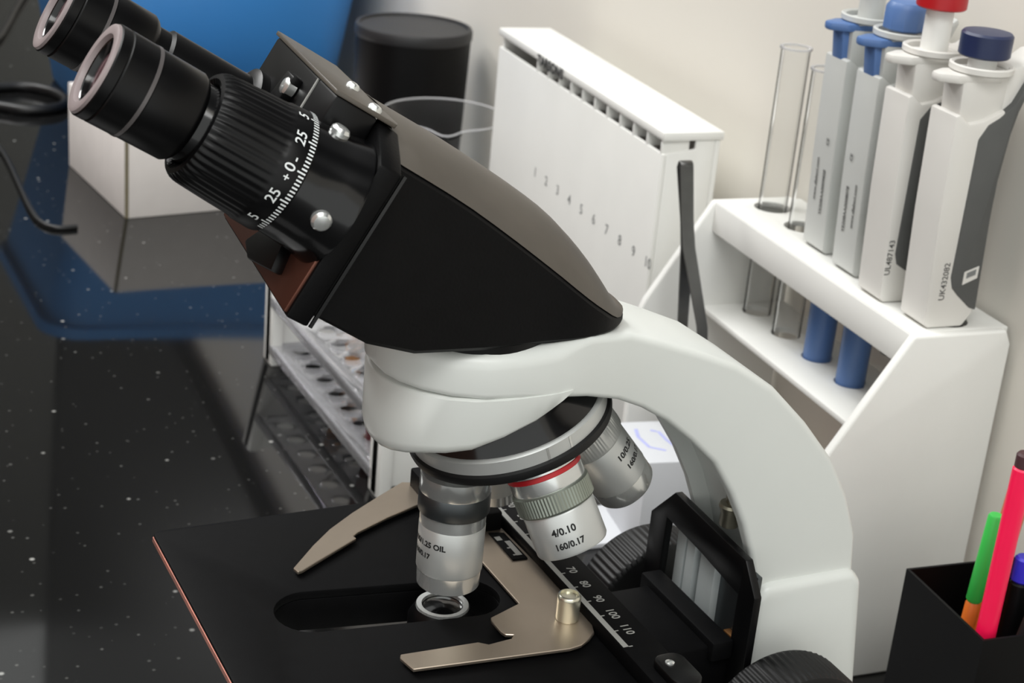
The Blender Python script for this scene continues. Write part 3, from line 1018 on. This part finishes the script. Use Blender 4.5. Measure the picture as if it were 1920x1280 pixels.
def test_tube(name, label, loc, r, z0, z1, rz=0, group=None):
    t = thing(name, label, 'test tube', loc, rz, group)
    prof_o = [(r * math.sin(a), z0 + r - r * math.cos(a)) for a in [PI / 2 * i / 6 for i in range(1, 7)]]
    prof_i = [((r - 0.9) * math.sin(a), z0 + r - (r - 0.9) * math.cos(a)) for a in [PI / 2 * i / 6 for i in range(6, 0, -1)]]
    prof = [(0.05, z0)] + prof_o + [(r, z1 - 2), (r + 0.9, z1 - 1.2), (r + 0.9, z1), (r - 0.6, z1), (r - 0.9, z1 - 1)] + prof_i + [(0.05, z0 + 0.9)]
    obj('glass_wall', lathe(prof, (0, 0, 0), (0, 0, 1), 32, cap=False), GLASS, t, smooth=60)
    obj('rim', lathe_closed([(r + 0.95, z1 - 1.2), (r + 0.95, z1 + 0.05), (r - 0.6, z1 + 0.05), (r - 0.6, z1 - 1.2)], (0, 0, 0), (0, 0, 1), 32), GLASS_RIM, t, smooth=60)
    scaled(t)
    return t


test_tube('test_tube', 'empty glass test tube at the far end of the white rack', rk(HU[5], HV, 71), 9.0, 0, 181, RZ, 'glass test tubes in the white rack')
test_tube('test_tube', 'empty glass test tube beside the farthest pipette', rk(HU[4], HV, 71), 9.0, 0, 177, RZ, 'glass test tubes in the white rack')

# ------------------------------------------------------------------ NUMBERED RACK
nr = thing('numbered_rack', 'white plastic rack with numbers 1 to 10 printed on its front', 'rack', rk(285, -10, -ZS), RZ)
obj('front_panel', prism([(0, -ZS + .2), (305, -ZS + .2), (305, 163), (0, 163)], 0, 3, lambda a, b, h_: (h_, a, b), bv=0.8), WHITE_PLASTIC, nr)
obj('top_slab', prism([(-1, -1), (44, -1), (44, 306), (-1, 306)], 172, 178, XY, bv=1.2), WHITE_PLASTIC, nr)
obj('back_panel', box(38, 42, 0, 305, -ZS + .2, 172, bv=0.8), WHITE_PLASTIC, nr)
obj('end_panel', prism([(3, -ZS + .2), (38, -ZS + .2), (38, 172), (24, 172), (24, 166), (3, 163)], 0, 3, XZ, bv=0.8), WHITE_PLASTIC, nr)
obj('end_panel', prism([(3, -ZS + .2), (38, -ZS + .2), (38, 172), (3, 172)], 302, 305, XZ, bv=0.8), WHITE_PLASTIC, nr)
for i in range(11):
    obj('divider', prism([(0.2, 162), (20, 162), (20, 172), (0.2, 172)], -1.1 + 3 + i * 22, 1.1 + 3 + i * 22 - 0, XZ, bv=0.3), WHITE_PLASTIC, nr)
fr = lambda a, b: (-0.12, a, b)
for i in range(10):
    yy = 207 - 22.8 * i
    obj('printed_number', text_bm([(str(i + 1), 10.5, 0, 0, .12)], lambda x, y, yy=yy: (-0.15, yy - x, 87 + y)), INK_GREY, nr, smooth=0)
obj('printed_name', text_bm([('TARSONS', 11, 0, 0, .35)], lambda x, y: (-1.8, 194 - x * 1.05, 173.0 + y * 1.0)), INK_BLACK, nr, smooth=0)
scaled(nr, ZS)

# ------------------------------------------------------------------ tweezers
tw = thing('tweezers', 'dark steel tweezers standing upright in front of the white racks', 'tweezers', rk(170, -30, -ZS), RZ)


def blade(pts, w, t):
    bm = bmesh.new()
    rings = []
    for (y, z, ww) in pts:
        rings.append([bm.verts.new(p) for p in ((-ww, y - t, z), (ww, y - t, z), (ww, y + t, z), (-ww, y + t, z))])
    for a, b in zip(rings, rings[1:]):
        for k in range(4):
            q = (k + 1) % 4
            bm.faces.new((a[k], a[q], b[q], b[k]))
    bm.faces.new(rings[0])
    bm.faces.new(rings[-1])
    return bm


obj('blade', blade([(4, -ZS + .3, 1.0), (12, 20, 2.2), (22.6, 88, 3.4), (29, 131, 4.2), (42.3, 176, 4.4), (43, 179, 4.2)], 4, 0.8), TWEEZER_STEEL, tw)
obj('blade', blade([(-32, -ZS + .3, 1.0), (-22, 30, 2.2), (-3, 90, 3.4), (27, 131, 4.2), (46.3, 176, 4.4), (45.6, 179, 4.2)], 4, 0.8), TWEEZER_STEEL, tw)
obj('spring_bend', lathe([(2.2, -4.2), (2.6, -3.6), (2.6, 3.6), (2.2, 4.2)], (0, 44.4, 178.2), (1, 0, 0), 16), TWEEZER_STEEL, tw)
scaled(tw, ZS)

# ------------------------------------------------------------------ beaker, canister, bin, white box
bk = thing('glass_beaker', 'clear glass beaker with pouring lip in front of black canister', 'beaker', (293.7, 685.5, 0))
bk.scale = (1.0154, 1.0154, 0.963)
bm = bmesh.new()
NB = 72


def lip(th, hh):
    d = (th - rad(248) + PI) % (2 * PI) - PI
    k = math.exp(-(d / 0.20) ** 2)
    return k * max(0, (hh - 112) / 24)


prof = [(1, 0), (36, 0), (42, 2), (44, 7), (44.3, 110), (43.5, 120), (44, 128), (45.6, 133), (46.4, 135), (45.4, 135), (42.6, 128), (42.4, 120), (43.0, 110), (42.8, 8), (41, 3.5), (36, 2), (1, 2)]
rings = []
for r, hh in prof:
    rings.append([bm.verts.new(((r + 9 * lip(2 * PI * i / NB, hh)) * math.cos(2 * PI * i / NB), (r + 9 * lip(2 * PI * i / NB, hh)) * math.sin(2 * PI * i / NB), hh - 2.5 * lip(2 * PI * i / NB, hh))) for i in range(NB)])
for a, b in zip(rings, rings[1:]):
    for k in range(NB):
        q = (k + 1) % NB
        bm.faces.new((a[k], a[q], b[q], b[k]))
bm.faces.new(rings[0])
bm.faces.new(rings[-1])
obj('glass_wall', bm, GLASS, bk, smooth=60)
rp_ = []
for i in range(NB + 1):
    th = 2 * PI * i / NB
    k = lip(th, 135)
    rp_.append(((45.9 + 9 * k) * math.cos(th), (45.9 + 9 * k) * math.sin(th), 134.6 - 2.5 * k))
obj('rim', tube(rp_, 0.75, 8), GLASS_RIM, bk, smooth=60)

cn = thing('canister', 'tall black round canister with flat lid behind the glass beaker', 'canister', (325, 829.7, 0))
cn.scale = (.952, .952, 1.1)
obj('body', lathe([(44, 0), (45.5, 1), (50.4, 140), (50.4, 143)], (0, 0, 0), (0, 0, 1), 72), BLACK_PLASTIC, cn)
obj('lid', lathe([(51, 142), (51.4, 143), (51.4, 148), (50.4, 150), (47.4, 150.3), (46.8, 148.6), (0.5, 148.6)], (0, 0, 0), (0, 0, 1), 72), LID_GREY, cn)

bn = thing('waste_bin', 'large blue plastic bin with flared walls behind the white box', 'bin', (244, 1228, 0))
so_, si_ = [], []
for z, hw in ((0, 116), (3, 119), (225, 152), (226, 158), (240, 160), (240, 155), (228, 148), (6, 114), (4, 110)):
    so_.append([Vector((a, b, z)) for a, b in rrect(hw, hw, hw * 0.28, 7)])
obj('shell', loft(so_), BIN_BLUE, bn, smooth=45)

wbx = thing('carton_box', 'low white box on the worktop in front of the blue bin', 'box', (93.2, 860, 0), rad(5.2))
obj('body', box(0, 185, 0, 155, 0.2, 76, bv=0.8), BOX_WHITE, wbx, smooth=30)
obj('corner_tape', prism([(-0.25, -0.25), (2.2, -0.25), (2.2, 0.2), (0.2, 0.2), (0.2, 2.2), (-0.25, 2.2)], 0.5, 75.6, XY), mat('olive_edge', (120, 112, 90), 0.6), wbx, smooth=0)

# ------------------------------------------------------------------ clear test tube rack
cr = thing('test_tube_rack', 'low clear acrylic test tube rack with white end frames left of microscope', 'rack', (115, 341, 0))
W_ = 62
L_ = 218
for y0 in (0, L_ - 18):
    obj('end_frame', prism([(0, 0), (8, 0), (10, 6), (W_ - 10, 6), (W_ - 8, 0), (W_, 0), (W_, 78), (0, 78)], y0 + 4, y0 + 14, XZ, bv=1.2), WHITE_PLASTIC, cr)
    obj('frame_flange', prism([(0, 0), (8, 0), (8, 78), (0, 78)], y0, y0 + 18, XZ, bv=1.5), WHITE_PLASTIC, cr)
    obj('frame_flange', prism([(W_ - 8, 0), (W_, 0), (W_, 78), (W_ - 8, 78)], y0, y0 + 18, XZ, bv=1.5), WHITE_PLASTIC, cr)
hl = [circ(x, y, 6.6, 16) for x in (17, 45) for y in [30 + 22.5 * i for i in range(8)]]
obj('lower_shelf', prism([(0, 14), (W_, 14), (W_, L_ - 14), (0, L_ - 14)], 12, 15, XY, holes=hl, bv=0.3), ACRYLIC, cr)
obj('shelf_rim', box(-0.5, 1.6, 14, L_ - 14, 8.5, 15.4, bv=0.4), ACRYLIC, cr)
obj('upper_shelf', prism([(0, 14), (W_, 14), (W_, L_ - 14), (0, L_ - 14)], 46, 49, XY, holes=hl, bv=0.3), ACRYLIC, cr)
obj('shelf_rim', box(-0.5, 1.6, 14, L_ - 14, 42.5, 49.4, bv=0.4), ACRYLIC, cr)
for k, (hx, hy, m, lb) in enumerate([(17, 30 + 22.5 * 1, BLOOD, 'small tube of dark red liquid in the clear rack'), (45, 30 + 22.5 * 6, AMBER, 'amber capped tube in the clear rack')]):
    v = thing('sample_tube', lb, 'test tube', (115 + hx, 341 + hy, 0), 0, 'sample tubes in the clear rack')
    obj('tube_body', lathe([(1, 2), (4, 3), (5.6, 7), (5.8, 50)], (0, 0, 0), (0, 0, 1), 24), m, v)
    obj('cap', lathe([(6.4, 49.6), (6.6, 50.5), (6.6, 58), (5.8, 59)], (0, 0, 0), (0, 0, 1), 24), m, v)

# ------------------------------------------------------------------ pen holder and pens
PH = Vector((244, 43, 0))
PR = rad(-6)
ph = thing('pen_holder', 'black square metal pen holder at the right edge', 'pen holder', PH, PR)
S_ = 60
obj('wall', prism([(0, 0), (S_, 0), (S_, -S_), (0, -S_)], 0, 100, XY, holes=[[(1.2, -1.2), (S_ - 1.2, -1.2), (S_ - 1.2, -S_ + 1.2), (1.2, -S_ + 1.2)]]), BLACK_PLASTIC, ph, smooth=0)
obj('bottom', box(1, S_ - 1, -S_ + 1, -1, 0.2, 2.5), BLACK_PLASTIC, ph, smooth=0)


def ph_pt(x, y, z):
    return PH + Matrix.Rotation(PR, 3, 'Z') @ Vector((x, y, 0)) + Vector((0, 0, z))


def pen(name, label, p0, p1, r, segs):
    """segs: (part name, t0, t1, radius factor, material); first is the root"""
    a, b = Vector(p0), Vector(p1)
    t = thing(name, label, 'pen', a, 0, 'pens in the black holder')
    d = b - a
    for nm, t0, t1, rf, m in segs:
        L = d.length
        obj(nm, lathe([(r * rf * 0.8, t0 * L), (r * rf, t0 * L + 1), (r * rf, t1 * L - 1), (r * rf * 0.8, t1 * L)], (0, 0, 0), d.normalized(), 24), m, t)
    return t


pen('marker_pen', 'neon pink marker leaning in the pen holder', (244.2, -10.0, 3.5), (248.6, -7, 180), 4.2, [('body', 0, 0.965, 1, NEON_PINK), ('end_plug', 0.96, 1.0, 0.9, mat('dark_plug', (70, 40, 44), 0.5))])
pen('ballpoint_pen', 'green and orange pen behind the neon pink marker', (248, 10, 4), (257, 10, 142), 3.2, [('body', 0, 0.70, 1, ORANGE_PEN), ('grip', 0.70, 1.0, 1.08, GREEN_PEN)])
pen('marker_pen', 'orange marker behind the neon pink marker', (260, 16, 4.5), (271, 14, 150), 5.0, [('body', 0, 1.0, 1, ORANGE_PEN)])
pen('ballpoint_pen', 'pen with blue violet cap at the right edge', (268, 2, 4.5), (275, 6, 121), 4.4, [('body', 0, 0.9, 1, BLACK_PLASTIC), ('cap', 0.9, 1.0, 1.06, BLUE_PEN)])
pen('ballpoint_pen', 'black pen lying low in the pen holder', (256, -3, 4.5), (272, -11, 112), 4.2, [('body', 0, 0.7, 1, BLACK_PLASTIC), ('clip', 0.7, 1.0, 1.0, LID_GREY)])

# ------------------------------------------------------------------ cables on the bench
def cable(label, pts, r):
    c = obj('power_cable', tube(spline(pts, 10), r, 10), CABLE, None, smooth=60)
    tag(c, label, 'cable', 'black cables on the worktop')
    return c


cable('thick black cable looped on the worktop at the left edge', [(0, 1262, 5), (64, 1274, 5), (92, 1272, 5), (112, 1249, 5), (118, 1214, 5), (104, 1189, 5), (74, 1184, 5), (46, 1205, 5), (0, 1226, 5)], 5.0)
cable('thin black cord curving towards the white box', [(26, 1115, 2.2), (29, 1045, 2.2), (26, 965, 2.2), (23, 899, 2.2), (24, 862, 2.2), (33, 843, 2.2), (50, 842, 2.2)], 2.2)
cable('black cable in the top left corner', [(190, 1790, 3.5), (147, 1650, 3.5), (122, 1564, 3.5), (95, 1484, 3.5), (50, 1420, 3.5)], 3.5)

# ------------------------------------------------------------------ carton, paper, pouch behind the microscope arm
pp = obj('paper_sheet', prism([(170, 258), (292, 250), (294, 296), (172, 297)], 0.3, 3, XY, bv=0.3), PAPER, None, smooth=0)
tag(pp, 'white paper sheets lying flat behind the microscope arm', 'paper')
sc_ = thing('small_carton', 'small white carton marked with blue handwriting seen through the arm', 'box', (228, 239, 3.2), rad(-10))
obj('body', box(0, 42, 0, 52, 0, 56, bv=0.8), PAPER, sc_, smooth=30)
bl = bmesh.new()
for p in ([(8, 42), (6, 32), (8, 19), (16, 14)], [(20, 38), (21, 27), (24, 15)], [(16, 40), (19, 38)]):
    add(bl, tube([(a, b, 56.2) for a, b in p], 1.1, 6))
for v in bl.verts:
    v.co.z = 56.1 + (v.co.z - 56.2) * 0.08
obj('handwriting', bl, INK_BLUE, sc_, smooth=0)
pc = thing('label_pouch', 'beige paper pouch with purple print under the lower rack shelf', 'pouch', rk(150, 18, -ZS), RZ)
obj('body', loft([[Vector((a * f, b * f, z)) for a, b in rrect(24, 46, 6, 5)] for z, f in ((0.3, 0.96), (4, 1), (18, 1), (24, 0.94))]), POUCH, pc)
obj('print', text_bm([('LOT', 14, 0, 10, .5), ('24', 14, 0, -8, .5)], lambda x, y: (-y * 0.8 - 8, 22 - x, 24.1)), INK_PURPLE, pc, smooth=0)
